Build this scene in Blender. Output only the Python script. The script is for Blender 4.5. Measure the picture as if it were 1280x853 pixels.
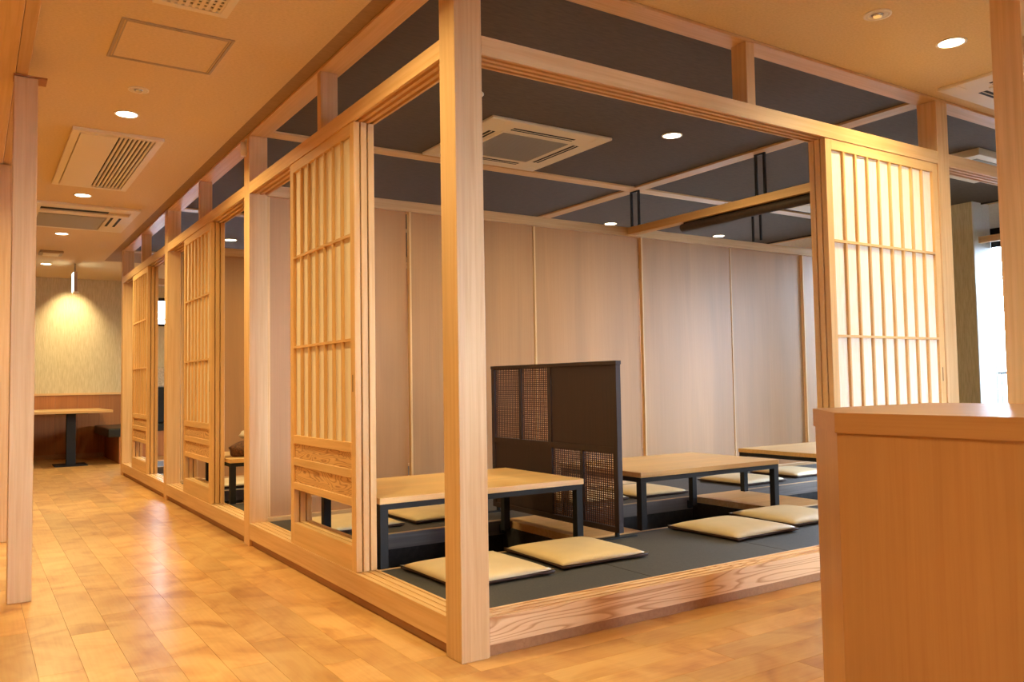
import bpy, bmesh, math, random
from mathutils import Vector, Matrix
random.seed(7)
for o in list(bpy.data.objects): bpy.data.objects.remove(o)
SC = bpy.context.scene
COL = SC.collection
PI = math.pi

# ------------------------------------------------------------------ camera
CAMX, CAMY, CAMZ = -1.5004, -2.6464, 1.016
YAW, PITCH, ROLL, FPX = 0.58124, 0.05043, -0.01623, 1030.58
cam_data = bpy.data.cameras.new('camera')
cam = bpy.data.objects.new('camera', cam_data); COL.objects.link(cam)
fw = Vector((math.sin(YAW)*math.cos(PITCH), math.cos(YAW)*math.cos(PITCH), math.sin(PITCH)))
rt0 = Vector((math.cos(YAW), -math.sin(YAW), 0)); up0 = rt0.cross(fw)
rt = rt0*math.cos(ROLL) + up0*math.sin(ROLL); up = -rt0*math.sin(ROLL) + up0*math.cos(ROLL)
m = Matrix((rt, up, -fw)).transposed().to_4x4(); m.translation = (CAMX, CAMY, CAMZ)
cam.matrix_world = m
cam_data.sensor_width = 36; cam_data.lens = FPX*36/1280; cam_data.clip_start = 0.05
SC.camera = cam

# ------------------------------------------------------------------ world, exposure
WORLD_STRENGTH = 46.0
world = bpy.data.worlds.new('world'); SC.world = world; world.use_nodes = True
bg = world.node_tree.nodes['Background']
bg.inputs[0].default_value = (0.64, 0.77, 1.0, 1); bg.inputs[1].default_value = WORLD_STRENGTH
SC.view_settings.view_transform = 'Standard'; SC.view_settings.look = 'None'
SC.view_settings.exposure = 0.1; SC.view_settings.gamma = 1.0
SC.view_settings.use_curve_mapping = False
SC.cycles.use_denoising = True
SC.cycles.max_bounces = 8; SC.cycles.diffuse_bounces = 5; SC.cycles.glossy_bounces = 3
SC.cycles.transparent_max_bounces = 12; SC.cycles.transmission_bounces = 4
SC.cycles.caustics_reflective = False; SC.cycles.caustics_refractive = False
SC.cycles.sample_clamp_indirect = 6.0

LAMP = (1.0, 0.79, 0.37)
LAMP_W = 27.0
def portal(loc, rot, sx, sy):
    d = bpy.data.lights.new('window_portal', 'AREA'); d.shape = 'RECTANGLE'; d.size = sx; d.size_y = sy
    d.cycles.is_portal = True
    o = bpy.data.objects.new('window_portal', d); o.location = loc; o.rotation_euler = rot; COL.objects.link(o)
portal((6.86, .7, 1.2), (0, PI/2, 0), 2.3, 1.6)
portal((6.86, 2.42, 1.2), (0, PI/2, 0), 2.3, 0.56)
portal((6.86, 5.5, 1.2), (0, PI/2, 0), 2.3, 4.6)
portal((.85, -5.16, 1.2), (PI/2, 0, PI), 1.5, 2.3)
portal((4.85, -5.16, 1.2), (PI/2, 0, PI), 1.1, 2.3)

# ------------------------------------------------------------------ materials
def lin(c): return tuple((x/255/12.92 if x/255 <= .04045 else ((x/255+.055)/1.055)**2.4) for x in c) + (1,)
class NT:
    def __init__(s, name):
        s.m = bpy.data.materials.new(name); s.m.use_nodes = True; s.t = s.m.node_tree
        s.b = s.t.nodes['Principled BSDF']; s.out = s.t.nodes['Material Output']
    def n(s, typ, ins=None, **kw):
        nd = s.t.nodes.new(typ)
        for k, v in kw.items(): setattr(nd, k, v)
        for k, v in (ins or {}).items():
            if isinstance(v, bpy.types.NodeSocket): s.t.links.new(v, nd.inputs[k])
            else: nd.inputs[k].default_value = v
        return nd
    def link(s, a, b): s.t.links.new(a, b)
    def coord(s, scale=(1, 1, 1), rnd=True):
        tc = s.n('ShaderNodeTexCoord')
        mp = s.n('ShaderNodeMapping', {'Vector': tc.outputs['Object'], 'Scale': scale})
        if rnd:
            oi = s.n('ShaderNodeObjectInfo')
            mu = s.n('ShaderNodeMath', {0: oi.outputs['Random'], 1: 53.7}, operation='MULTIPLY')
            s.link(mu.outputs[0], mp.inputs['Location'])
        return mp.outputs[0]
    def ramp(s, fac, stops):
        r = s.n('ShaderNodeValToRGB', {'Fac': fac}); e = r.color_ramp.elements
        while len(e) < len(stops): e.new(0.5)
        for el, (p, c) in zip(e, stops): el.position = p; el.color = c
        return r.outputs[0]
    def noise(s, vec, scale=5, detail=3, rough=.5, dist=0):
        return s.n('ShaderNodeTexNoise', {'Vector': vec, 'Scale': scale, 'Detail': detail, 'Roughness': rough, 'Distortion': dist}).outputs[0]
    def mix(s, f, a, b, mode='MIX'):
        x = s.n('ShaderNodeMix', data_type='RGBA', blend_type=mode)
        for i, v in ((0, f), (6, a), (7, b)):
            if isinstance(v, bpy.types.NodeSocket): s.link(v, x.inputs[i])
            else: x.inputs[i].default_value = v
        return x.outputs[2]
    def bump(s, h, strength=.2, dist=.002):
        b = s.n('ShaderNodeBump', {'Height': h, 'Strength': strength, 'Distance': dist}); s.link(b.outputs[0], s.b.inputs['Normal'])
    def col(s, c):
        if isinstance(c, bpy.types.NodeSocket): s.link(c, s.b.inputs['Base Color'])
        else: s.b.inputs['Base Color'].default_value = c
    def set(s, **kw):
        for k, v in kw.items(): s.b.inputs[k.replace('_', ' ')].default_value = v
        return s.m

def wood(name, light, dark, axis, rough=.5, across=55, var=.10, coat=0):
    w = NT(name); sc = [across]*3; sc['xyz'.index(axis)] = 1.6
    v = w.coord(tuple(sc)); g = w.noise(v, 1.0, 4, .6, .4)
    sc2 = [5.0]*3; sc2['xyz'.index(axis)] = .5
    g2 = w.noise(w.coord(tuple(sc2)), 1.0, 2, .5, 1.0)
    c = w.ramp(g, [(.30, lin(dark)), (.62, lin(light))])
    dk = tuple(x*.86 for x in light)
    c = w.mix(w.ramp(g2, [(.35, (0, 0, 0, 1)), (.7, (.55, .55, .55, 1))]), c, lin(dk))
    oi = w.n('ShaderNodeObjectInfo')
    hs = w.n('ShaderNodeHueSaturation', {'Color': c, 'Value': w.n('ShaderNodeMapRange', {'Value': oi.outputs['Random'], 'To Min': 1-var, 'To Max': 1+var*.6}).outputs[0]})
    w.col(hs.outputs[0]); w.bump(g, .12, .001)
    w.set(Roughness=rough)
    if coat: w.b.inputs['Coat Weight'].default_value = coat; w.b.inputs['Coat Roughness'].default_value = .15
    return w.m
def ash(name, light, dark, axis, freq=7.0, nsc=(.9, 9)):
    """flat-sawn ash: rings of a stretched noise field"""
    w = NT(name); sc = [nsc[1]]*3; sc['xyz'.index(axis)] = nsc[0]
    n = w.noise(w.coord(tuple(sc)), 1.0, 1.2, .4, .6)
    r = w.n('ShaderNodeMath', {0: n, 1: freq*2.2}, operation='MULTIPLY').outputs[0]
    r = w.n('ShaderNodeMath', {0: r}, operation='FRACT').outputs[0]
    c = w.ramp(r, [(0, lin(light)), (.55, lin(light)), (.86, lin(dark)), (1, lin(light))])
    sc3 = [90]*3; sc3['xyz'.index(axis)] = 3
    f = w.noise(w.coord(tuple(sc3)), 1, 3)
    c = w.mix(.18, c, w.ramp(f, [(.3, lin(dark)), (.6, lin(light))]))
    w.col(c); w.set(Roughness=.45); return w.m

HL, HD = (224, 184, 132), (206, 160, 104)
W = {a: wood('hinoki_'+a, HL, HD, a, .48) for a in 'xyz'}
DW = {a: wood('shoji_wood_'+a, (232, 190, 130), (214, 168, 106), a, .5, var=.05) for a in 'xyz'}
ASH = {a: ash('ash_'+a, (232, 196, 152), (184, 130, 82), a) for a in 'xy'}
ASHB = ash('ash_board', (222, 180, 122), (158, 102, 54), 'y', 9, (2.6, 16))
ASHBX = ash('ash_board_x', (222, 180, 122), (158, 102, 54), 'x', 9, (2.6, 16))
PANEL = wood('partition_veneer', (186, 137, 86), (180, 130, 80), 'z', .5, 120, .05)
TABLE = wood('table_wood', (228, 186, 124), (212, 166, 102), 'x', .35, 70, .04)
COUNTER = {a: wood('counter_wood_'+a, (184, 132, 80), (176, 122, 72), a, .38, 60, .03, .1) for a in 'yz'}
TOE = wood('toe_board', (176, 128, 84), (160, 112, 70), 'y', .6)
PITW = wood('pit_board', (120, 104, 92), (96, 82, 72), 'x', .6, 70)
WAINS = wood('wainscot', (176, 112, 58), (158, 96, 46), 'z', .5, 60, .04)
DARKW = wood('dark_stain', (48, 26, 16), (34, 17, 11), 'z', .6, 60, .05)

def floor_mat(name, axis, island=False):
    w = NT(name)
    oi = w.n('ShaderNodeObjectInfo'); rv = oi.outputs['Random']
    if island:
        rv = w.n('ShaderNodeNewGeometry').outputs['Random Per Island']
    sc = [3.2]*3; sc['xyz'.index(axis)] = 3.0
    tc = w.n('ShaderNodeTexCoord')
    mp = w.n('ShaderNodeMapping', {'Vector': tc.outputs['Object'], 'Scale': tuple(sc)})
    mu = w.n('ShaderNodeMath', {0: rv, 1: 71.3}, operation='MULTIPLY'); w.link(mu.outputs[0], mp.inputs['Location'])
    n = w.noise(mp.outputs[0], 1.0, 3, .55, 1.2)
    c = w.ramp(n, [(.24, lin((176, 116, 60))), (.42, lin((214, 158, 92))), (.60, lin((232, 184, 116)))])
    sc = [90.0]*3; sc['xyz'.index(axis)] = 4
    f = w.noise(w.coord(tuple(sc)), 1, 2)
    c = w.mix(.12, c, w.ramp(f, [(.3, lin((170, 106, 50))), (.6, lin((236, 188, 116)))]))
    v = w.n('ShaderNodeMapRange', {'Value': rv, 'To Min': .68, 'To Max': .94}).outputs[0]
    h = w.n('ShaderNodeHueSaturation', {'Color': c, 'Value': v, 'Saturation': 1.0})
    w.col(h.outputs[0]); w.bump(n, .03, .002)
    w.set(Roughness=.36, Coat_Weight=.3, Coat_Roughness=.22); return w.m
FLY, FLX = floor_mat('maple_floor_y', 'y'), floor_mat('maple_floor_x', 'x')
FLS = floor_mat('maple_floor_far', 'y', True)

def simple(name, c, rough=.5, metal=0, nsc=0, amt=.1, bump=0, **kw):
    w = NT(name)
    if nsc:
        n = w.noise(w.coord((1, 1, 1)), nsc, 3)
        w.col(w.ramp(n, [(.3, lin(tuple(x*(1-amt) for x in c))), (.7, lin(c))]))
        if bump: w.bump(n, bump, .003)
    else: w.col(lin(c))
    w.set(Roughness=rough, Metallic=metal, **kw); return w.m
def wallpaper(name, c, c2, sc, bump=.25):
    w = NT(name); n = w.noise(w.coord(sc, False), 1, 3, .6)
    w.col(w.ramp(n, [(.32, lin(c2)), (.66, lin(c))])); w.bump(n, bump, .003); w.set(Roughness=.85); return w.m
CEIL = wallpaper('ceiling_paper', (222, 198, 156), (210, 186, 144), (60, 110, 60))
CEILD = wallpaper('dark_ceiling_paper', (88, 73, 58), (74, 61, 48), (14, 70, 40))
CEILB = wallpaper('taupe_ceiling_border', (160, 132, 106), (146, 120, 96), (14, 70, 40))
WALLP = wallpaper('striped_wallpaper', (214, 198, 156), (192, 174, 130), (110, 110, 9))
WALLC = wallpaper('tan_wall', (158, 122, 86), (148, 112, 78), (50, 50, 50))
WHITEP = wallpaper('white_wall', (230, 232, 230), (222, 225, 224), (50, 50, 50))
PAPER = NT('shoji_paper'); 
_n = PAPER.noise(PAPER.coord((160, 160, 12)), 1, 3)
_c = PAPER.ramp(_n, [(.3, lin((244, 230, 204))), (.7, lin((252, 242, 222)))])
PAPER.col(_c); PAPER.set(Roughness=.7)
_tr = PAPER.n('ShaderNodeBsdfTranslucent', {'Color': _c}); _mx = PAPER.n('ShaderNodeMixShader', {0: .12})
PAPER.link(PAPER.b.outputs[0], _mx.inputs[1]); PAPER.link(_tr.outputs[0], _mx.inputs[2]); PAPER.link(_mx.outputs[0], PAPER.out.inputs[0])
PAPER = PAPER.m
def tatami():
    w = NT('charcoal_tatami'); v = w.coord((240, 60, 60)); n = w.noise(v, 1, 2)
    w.col(w.ramp(n, [(.3, lin((48, 45, 42))), (.7, lin((64, 60, 56)))])); w.bump(n, .4, .002); w.set(Roughness=.65); return w.m
TATAMI = tatami()
STEEL = simple('black_steel', (11, 11, 12), .7, 0)
CUSH = simple('cream_vinyl', (220, 194, 148), .42, 0, 6, .06, .15)
CUSHB = simple('brown_cushion_underside', (74, 48, 34), .7)
ACW = simple('air_conditioner_plastic', (226, 214, 190), .45)
ACG = simple('air_conditioner_grille', (150, 144, 134), .6)
SLOT = simple('dark_slot', (26, 24, 24), .8)
ALU = simple('aluminium_trim', (170, 150, 125), .45, .3)
RING = simple('white_trim_ring', (236, 226, 206), .4)
CHROME = simple('chrome', (200, 200, 200), .15, 1)
PITF = simple('pit_carpet', (52, 46, 42), .95, 0, 30, .3)
CONC = simple('slab', (120, 110, 100), .9)
VINYL = simple('black_vinyl', (34, 38, 38), .35, 0, 8, .2)
ROLL = simple('dark_brown_blind', (62, 44, 34), .7, 0, 40, .3)
DARKM = simple('dark_window_frame', (30, 32, 36), .4, .4)
PALE = simple('pale_facade', (225, 228, 226), .8, 0, 3, .05)
TOWEL = simple('pale_towel', (206, 188, 158), .95, 0, 40, .2, .6)
BASKET = simple('brown_woven', (120, 78, 48), .9, 0, 60, .5, .8)
GREYP = simple('grey_plastic', (110, 116, 124), .5)
WHITE = simple('white_plastic', (230, 228, 222), .5)
def emit(name, c, s):
    w = NT(name); w.col((0, 0, 0, 1)); w.b.inputs['Emission Color'].default_value = c; w.b.inputs['Emission Strength'].default_value = s; return w.m
GLOW = emit('lamp_lens', (1, .84, .62, 1), 14)
EXITG = emit('exit_face', (.92, 1, .86, 1), 6)
def glass():
    w = NT('window_glass'); w.t.nodes.remove(w.b)
    t = w.n('ShaderNodeBsdfTransparent', {'Color': (.96, .98, .97, 1)}); g = w.n('ShaderNodeBsdfGlossy', {'Roughness': .02})
    fr = w.n('ShaderNodeFresnel', {'IOR': 1.35}); x = w.n('ShaderNodeMixShader', {0: fr.outputs[0]})
    w.link(t.outputs[0], x.inputs[1]); w.link(g.outputs[0], x.inputs[2]); w.link(x.outputs[0], w.out.inputs[0]); return w.m
GLASS = glass()

# ------------------------------------------------------------------ helpers
def bm_box(bm, x0, x1, y0, y1, z0, z1, bev=0, seg=1):
    vs = [bm.verts.new((x, y, z)) for x in (x0, x1) for y in (y0, y1) for z in (z0, z1)]
    fs = [bm.faces.new([vs[i] for i in f]) for f in ((0, 1, 3, 2), (4, 6, 7, 5), (0, 4, 5, 1), (2, 3, 7, 6), (0, 2, 6, 4), (1, 5, 7, 3))]
    if bev:
        es = list({e for f in fs for e in f.edges})
        bmesh.ops.bevel(bm, geom=es, offset=bev, segments=seg, affect='EDGES', profile=.5)
def link(name, bm, mat, parent=None, loc=(0, 0, 0), smooth=False):
    me = bpy.data.meshes.new(name); bmesh.ops.recalc_face_normals(bm, faces=bm.faces); bm.to_mesh(me); bm.free()
    me.materials.append(mat)
    if smooth:
        for p in me.polygons: p.use_smooth = True
    o = bpy.data.objects.new(name, me); o.location = loc; COL.objects.link(o)
    if parent: o.parent = parent
    return o
def wpos(o):
    v = Vector((0, 0, 0))
    while o: v += o.location; o = o.parent
    return v
def B(name, x0, x1, y0, y1, z0, z1, mat, parent=None, bev=0, seg=1):
    """a box given in world coordinates (parents carry no rotation while building)"""
    c = Vector(((x0+x1)/2, (y0+y1)/2, z0)); bm = bmesh.new()
    bm_box(bm, x0-c.x, x1-c.x, y0-c.y, y1-c.y, 0, z1-z0, bev, seg)
    return link(name, bm, mat, parent, c - (wpos(parent) if parent else Vector((0, 0, 0))))
def BB(name, boxes, mat, parent=None, bev=0):
    c = Vector(((min(b[0] for b in boxes)+max(b[1] for b in boxes))/2, (min(b[2] for b in boxes)+max(b[3] for b in boxes))/2, min(b[4] for b in boxes)))
    bm = bmesh.new()
    for b in boxes: bm_box(bm, b[0]-c.x, b[1]-c.x, b[2]-c.y, b[3]-c.y, b[4]-c.z, b[5]-c.z, bev)
    return link(name, bm, mat, parent, c - (wpos(parent) if parent else Vector((0, 0, 0))))
def cyl(name, c, r, z0, z1, mat, parent=None, seg=28, r2=None, smooth=True):
    bm = bmesh.new(); bmesh.ops.create_cone(bm, cap_ends=True, segments=seg, radius1=r, radius2=r if r2 is None else r2, depth=z1-z0)
    bmesh.ops.translate(bm, vec=(0, 0, (z1-z0)/2), verts=bm.verts)
    o = link(name, bm, mat, parent, Vector((c[0], c[1], z0)) - (wpos(parent) if parent else Vector((0, 0, 0))))
    if smooth:
        for p in o.data.polygons: p.use_smooth = abs(p.normal.z) < .9
    return o
def ring(name, c, r0, r1, z0, z1, mat, parent=None, seg=32):
    bm = bmesh.new(); L = []
    for r, z in ((r0, z1), (r0, z0), (r1, z0), (r1, z1)):
        L.append([bm.verts.new((r*math.cos(2*PI*i/seg), r*math.sin(2*PI*i/seg), z-z0)) for i in range(seg)])
    for k in range(4):
        a, b = L[k], L[(k+1) % 4]
        for i in range(seg): bm.faces.new((a[i], a[(i+1) % seg], b[(i+1) % seg], b[i]))
    return link(name, bm, mat, parent, Vector((c[0], c[1], z0)) - (wpos(parent) if parent else Vector((0, 0, 0))), True)
def prism(name, prof, axis, a, b, mat, parent=None):
    """extrude an (u,z) profile along axis from a to b; u is the other horizontal axis, world coordinates"""
    us = [p[0] for p in prof]; zs = [p[1] for p in prof]; cu = (min(us)+max(us))/2; cz = min(zs); ca = (a+b)/2
    bm = bmesh.new(); E = []
    for t in (a-ca, b-ca):
        E.append([bm.verts.new((t, u-cu, z-cz) if axis == 'x' else (u-cu, t, z-cz)) for u, z in prof])
    n = len(prof); bm.faces.new(E[0]); bm.faces.new(E[1][::-1])
    for i in range(n): bm.faces.new((E[0][i], E[0][(i+1) % n], E[1][(i+1) % n], E[1][i]))
    loc = Vector((ca, cu, cz)) if axis == 'x' else Vector((cu, ca, cz))
    return link(name, bm, mat, parent, loc - (wpos(parent) if parent else Vector((0, 0, 0))))
def tag(o, label=None, cat=None, group=None, kind=None):
    if label: o['label'] = label
    if cat: o['category'] = cat
    if group: o['group'] = group
    if kind: o['kind'] = kind
    return o
def thing(name, loc, label, cat, group=None):
    o = bpy.data.objects.new(name, None); o.location = loc; o.empty_display_size = .1; COL.objects.link(o)
    return tag(o, label, cat, group)
def struct(o): o['kind'] = 'structure'; return o
def sroot(name, loc=(0, 0, 0)):
    o = bpy.data.objects.new(name, None); o.location = loc; COL.objects.link(o); return struct(o)
def copy_tree(o, parent=None):
    c = o.copy(); COL.objects.link(c); c.parent = parent
    for ch in list(o.children): copy_tree(ch, c)
    return c
def dup(o, loc, label, rz=None, group=None):
    c = copy_tree(o); c.location = loc; c['label'] = label
    if rz is not None: c.rotation_euler.z = rz
    if group: c['group'] = group
    return c

# ------------------------------------------------------------------ main sizes
PW = .12                                   # post
YS = [0.0, 2.729, 5.404, 8.028]            # posts along the corridor
X2, X3 = 3.289, 6.46
ZS, ZSB, K0, K1, ZB, ZC = .145, .045, 2.275, 2.350, 2.660, 2.675
XE, XEW, YN, YSO, XW = 6.63, 6.78, 11.2, -5.0, -3.4
ZT = .142

# ------------------------------------------------------------------ ceiling
struct(BB('ceiling', [(XW, -.075, YSO, YN, ZC, ZC+.12), (-.075, XEW, YSO, 0, ZC, ZC+.12), (-.075, XEW, 9.1, YN, ZC, ZC+.12), (XE, XEW, 0, 9.1, ZC, ZC+.12)], CEIL))
struct(BB('ceiling', [(-.075, 0, 0, 9.1, ZC, ZC+.12), (0, XE, 8.15, 9.1, ZC, ZC+.12)], CEILB))
struct(BB('ceiling', [(0, XE, 0, 8.15, ZC, ZC+.12)], CEILD))
def trim(x0, x1, y0, y1, z0, z1, mat, _n=[0]):
    _n[0] += 1; return struct(B('trim_%d' % _n[0], x0, x1, y0, y1, z0, z1, mat, bev=.001))
trim(0, PW, 0, 8.148, ZB, ZC, W['y']); trim(PW, XE, 0, PW, ZB, ZC, W['x'])
trim(PW, XE, 8.028, 8.148, ZB, ZC, W['x'])
trim(PW, XE, 2.60, 2.72, ZB, ZC, W['x']); trim(PW, XE, 5.275, 5.395, ZB, ZC, W['x'])
trim(3.225, 3.345, PW, 2.60, ZB, ZC, W['y']); trim(3.225, 3.345, 2.72, 5.275, ZB, ZC, W['y']); trim(3.225, 3.345, 5.395, 8.028, ZB, ZC, W['y'])
trim(XE, XE+.015, PW, 8.0, ZB, ZC, DARKW)

# ------------------------------------------------------------------ walls and windows
struct(B('wall_north', XW, .70, YN, YN+.15, -.3, ZC, WALLP))
struct(BB('wall_north', [(.70, XEW, YN, YN+.15, -.3, 1.99), (.70, XEW, YN, YN+.15, 2.44, ZC), (2.2, XEW, YN, YN+.15, 1.99, 2.44)], WALLP))
struct(B('wall_west', XW-.15, XW, YSO, YN, -.3, ZC, WALLC))
struct(BB('wall_south', [(XW-.15, 0.1, YSO-.15, YSO, -.3, ZC), (1.6, 4.3, YSO-.15, YSO, -.3, ZC), (5.4, XEW+.15, YSO-.15, YSO, -.3, ZC), (0.1, 1.6, YSO-.15, YSO, -.3, .1), (0.1, 1.6, YSO-.15, YSO, 2.3, ZC), (4.3, 5.4, YSO-.15, YSO, -.3, .1), (4.3, 5.4, YSO-.15, YSO, 2.3, ZC)], WALLC))
EW = [(XEW, XEW+.15, YSO, YN, -.3, .06), (XEW, XEW+.15, YSO, YN, 2.44, ZC)]
for a, b in ((YSO, -.1), (1.52, 2.15), (2.70, 3.2), (7.8, YN)): EW.append((XEW, XEW+.15, a, b, .06, 2.44))
struct(BB('wall_east', EW, WHITEP))
struct(B('wall_pillar', 6.48, XEW, 1.46, 2.15, 0, ZC, WALLP))
struct(B('trim_20', 6.478, XEW, 1.45, 1.46, 0, ZC, WHITEP))
def window(name, axis, plane, a, b, z0, z1, nm):
    r = sroot(name, (plane, (a+b)/2, z0) if axis == 'y' else ((a+b)/2, plane, z0))
    f = .045; n = max(1, round((b-a)/nm))
    def bb(nm_, u0, u1, d0, d1, z0_, z1_, mat):
        if axis == 'y': return B(nm_, plane+d0, plane+d1, u0, u1, z0_, z1_, mat, r)
        return B(nm_, u0, u1, plane+d0, plane+d1, z0_, z1_, mat, r)
    bb('window_frame', a, b, .0, .06, z0, z0+f, DARKM); bb('window_frame', a, b, 0, .06, z1-f, z1, DARKM)
    for i in range(n+1):
        u = a + (b-a)*i/n; u0 = min(max(u-f/2, a), b-f); bb('window_frame', u0, u0+f, 0, .06, z0+f, z1-f, DARKM)
    for i in range(n):
        u0 = a+(b-a)*i/n; bb('window_pane', u0+f/2, u0+(b-a)/n-f/2, .026, .032, z0+f, z1-f, GLASS)
    return r
w1 = window('window_1', 'y', XEW+.02, -.1, 1.52, .06, 2.44, 2.0)
B('blind_case', XEW+.005, XEW+.018, -.1, 1.45, 2.25, 2.43, DARKM, w1)
window('window_2', 'y', XEW+.02, 2.15, 2.70, .06, 2.44, 1.2)
window('window_3', 'y', XEW+.02, 3.2, 7.8, .06, 2.44, 1.2)
window('window_4', 'x', YN+.02, .70, 2.2, 1.99, 2.44, .8)
w5 = window('added_window_5', 'x', YSO-.08, 0.1, 1.6, .1, 2.3, 1.1)  # invented opening behind the camera, lets cool daylight onto the south faces
window('added_window_6', 'x', YSO-.08, 4.3, 5.4, .1, 2.3, 1.1)  # also invented, fills in daylight where the counter would shade the sill
ASPH = simple('asphalt_ground', (72, 66, 58), .9, 0, 2, .2)
struct(B('ground', -60, 80, -70, 60, -4.2, -4.0, ASPH))
struct(B('leak_block_slab', XW-.15, XEW+.15, YSO-.15, YN+.15, -.45, -.31, CONC))  # slab added under the pits to stop sky light leaking in
# balcony and railing outside the east window
bal = struct(B('balcony_floor', XEW+.15, 8.4, -4, 4, -.25, -.05, ASPH))
rl = thing('balcony_railing', (8.3, 0, -.05), 'thin black balcony railing outside the bright window on the right', 'railing')
B('handrail', 8.28, 8.32, -4, 4, 1.02, 1.05, STEEL, rl); B('bottom_rail', 8.29, 8.31, -4, 4, .0, .02, STEEL, rl)
for i in range(41):
    y = -4+.1+i*.195; B('baluster', 8.295, 8.305, y-.005, y+.005, -.05, 1.02, STEEL, rl)
nb = thing('neighbouring_building', (19, -1, -3.5), 'pale low building beyond the balcony railing', 'building')
B('wall', 18, 22, -9, 9, -3.5, 1.75, PALE, nb); B('parapet_cap', 17.9, 22.1, -9.1, 9.1, 1.75, 1.85, PALE, nb)
for i in range(6): B('window', 17.95, 18, -7.5+i*2.6, -6.2+i*2.6, -.6, .6, GREYP, nb)

# ------------------------------------------------------------------ floor: slab + planks
floor = sroot('floor')
BB('slab', [(XW, -.0, YSO, YN, -.3, -.012), (0, XEW, YSO, 0.02, -.3, -.012), (0, XEW, 8.13, YN, -.3, -.012)], TOE, floor)
def plank_mesh(L, Wd, axis, mat):
    bm = bmesh.new()
    if axis == 'y': bm_box(bm, -Wd/2, Wd/2, -L/2, L/2, -.012, 0, .0006)
    else: bm_box(bm, -L/2, L/2, -Wd/2, Wd/2, -.012, 0, .0006)
    me = bpy.data.meshes.new('floor_plank'); bmesh.ops.recalc_face_normals(bm, faces=bm.faces); bm.to_mesh(me); bm.free(); me.materials.append(mat); return me
PL, PWD = .91, .145
my, mx_ = plank_mesh(PL-.0008, PWD-.0006, 'y', FLY), plank_mesh(PL-.0008, PWD-.0006, 'x', FLX)
rest = []
npl = 0
ncol = int(math.ceil((0.02-XW)/PWD))
for i in range(ncol):
    x = .02 - PWD*(i+.5); off = ((i*.37) % 1)*PL
    y = -.10
    first = PL*(.25+.75*((i*.618) % 1))
    while y < YN:
        L = first if y == -.10 else PL
        y1 = min(y+L, YN); cy = (y+y1)/2
        if abs(L-PL) < 1e-6 and y1-y > PL-.01 and x > -1.5 and cy < 10.2 and npl < 150:
            o = bpy.data.objects.new('floor_plank', my); o.location = (x, cy, 0); COL.objects.link(o); o.parent = floor; npl += 1
        elif x > -1.5 and cy < 10.2:
            B('floor_plank', x-PWD/2+.0003, x+PWD/2-.0003, y+.0004, y1-.0004, -.012, 0, FLY, floor, .0006); npl += 1
        else: rest.append((x-PWD/2+.0003, x+PWD/2-.0003, y+.0004, y1-.0004, -.012, 0))
        y = y1
for j in range(34):
    y = -.10 - PWD*(j+.5)
    x = XW; first = PL*(.25+.75*((j*.618+.3) % 1)); k = 0
    while x < XEW:
        L = first if k == 0 else PL; k += 1
        x1 = min(x+L, XEW); cx = (x+x1)/2
        if j < 10 and -1.2 < cx < 3.2 and x1-x > PL-.01:
            o = bpy.data.objects.new('floor_plank', mx_); o.location = (cx, y, 0); COL.objects.link(o); o.parent = floor; npl += 1
        else: rest.append((x+.0004, x1-.0004, y-PWD/2+.0003, y+PWD/2-.0003, -.012, 0))
        x = x1
B('floor_board_strip', 0.02, XEW, -.0995, .02, -.012, 0, FLX, floor)
for i in range(26):   # beyond the platform, north end
    x = .02+PWD*(i+.5)
    rest.append((x-PWD/2+.0003, x+PWD/2-.0003, 8.13, 9.6, -.012, 0)); rest.append((x-PWD/2+.0003, x+PWD/2-.0003, 9.6, YN, -.012, 0))
ro = BB('floor_plank_rest', rest, FLS, floor); ro['kind'] = 'stuff'
print('planks', npl)

# ------------------------------------------------------------------ raised tatami platform
plat = sroot('floor_tatami', (0, 0, 0))
PITS = [(.125, 1.36), (1.77, 3.04), (3.57, 4.84)]
PY0, PY1 = 1.0, 1.84
for ri, y0 in enumerate(YS[:3]):
    a, b = y0+PY0, y0+PY1
    ys0 = y0+PW if ri == 0 else y0+PW+.0
    y3 = YS[ri+1]
    # solid blocks under the mats
    BB('platform_base', [(.036, 6.70, y0+.036, a, 0, .10), (.036, 6.70, b, y3+.036, 0, .10), (.036, .124, a, b, 0, .10), (1.36, 1.77, a, b, 0, .10), (3.04, 3.57, a, b, 0, .10), (4.84, 6.70, a, b, 0, .10)], CONC, plat)
    xs = [.12, 1.05, 1.98, 2.91, 3.84, 4.77, 5.70, 6.46]
    for x0, x1 in zip(xs, xs[1:]):
        B('tatami_mat', x0+.001, x1-.001, ys0+.001, a-.018, .10, ZT, TATAMI, plat, .003)
        B('tatami_mat', x0+.001, x1-.001, b+.018, y3-.002, .10, ZT, TATAMI, plat, .003)
    B('tatami_mat', 4.86, 6.46, a-.016, b+.016, .10, ZT, TATAMI, plat, .003)
    BB('edge_trim', [(.12, 4.86, a-.017, a+.002, .10, ZT+.001), (.12, 4.86, b-.002, b+.017, .10, ZT+.001)], W['x'], plat)
    for x0, x1 in ((1.36, 1.77), (3.04, 3.57)):
        B('bridge_board', x0, x1, a+.003, b-.003, .10, ZT+.002, W['x'], plat, .002)
    for x0, x1 in PITS:
        B('pit_floor', x0, x1, a, b, -.27, -.25, PITF, plat)
        BB('pit_board', [(x0, x1, a-.001, a+.018, .055, .10), (x0, x1, b-.018, b+.001, .055, ZT-.002)], PITW, plat)
        BB('pit_lining', [(x0, x1, a-.001, a+.012, -.25, .055), (x0, x1, b-.012, b+.001, -.25, .055), (x0-.001, x0+.012, a+.012, b-.012, -.25, .10), (x1-.012, x1+.001, a+.012, b-.012, -.25, .10)], PITF, plat)
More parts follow.
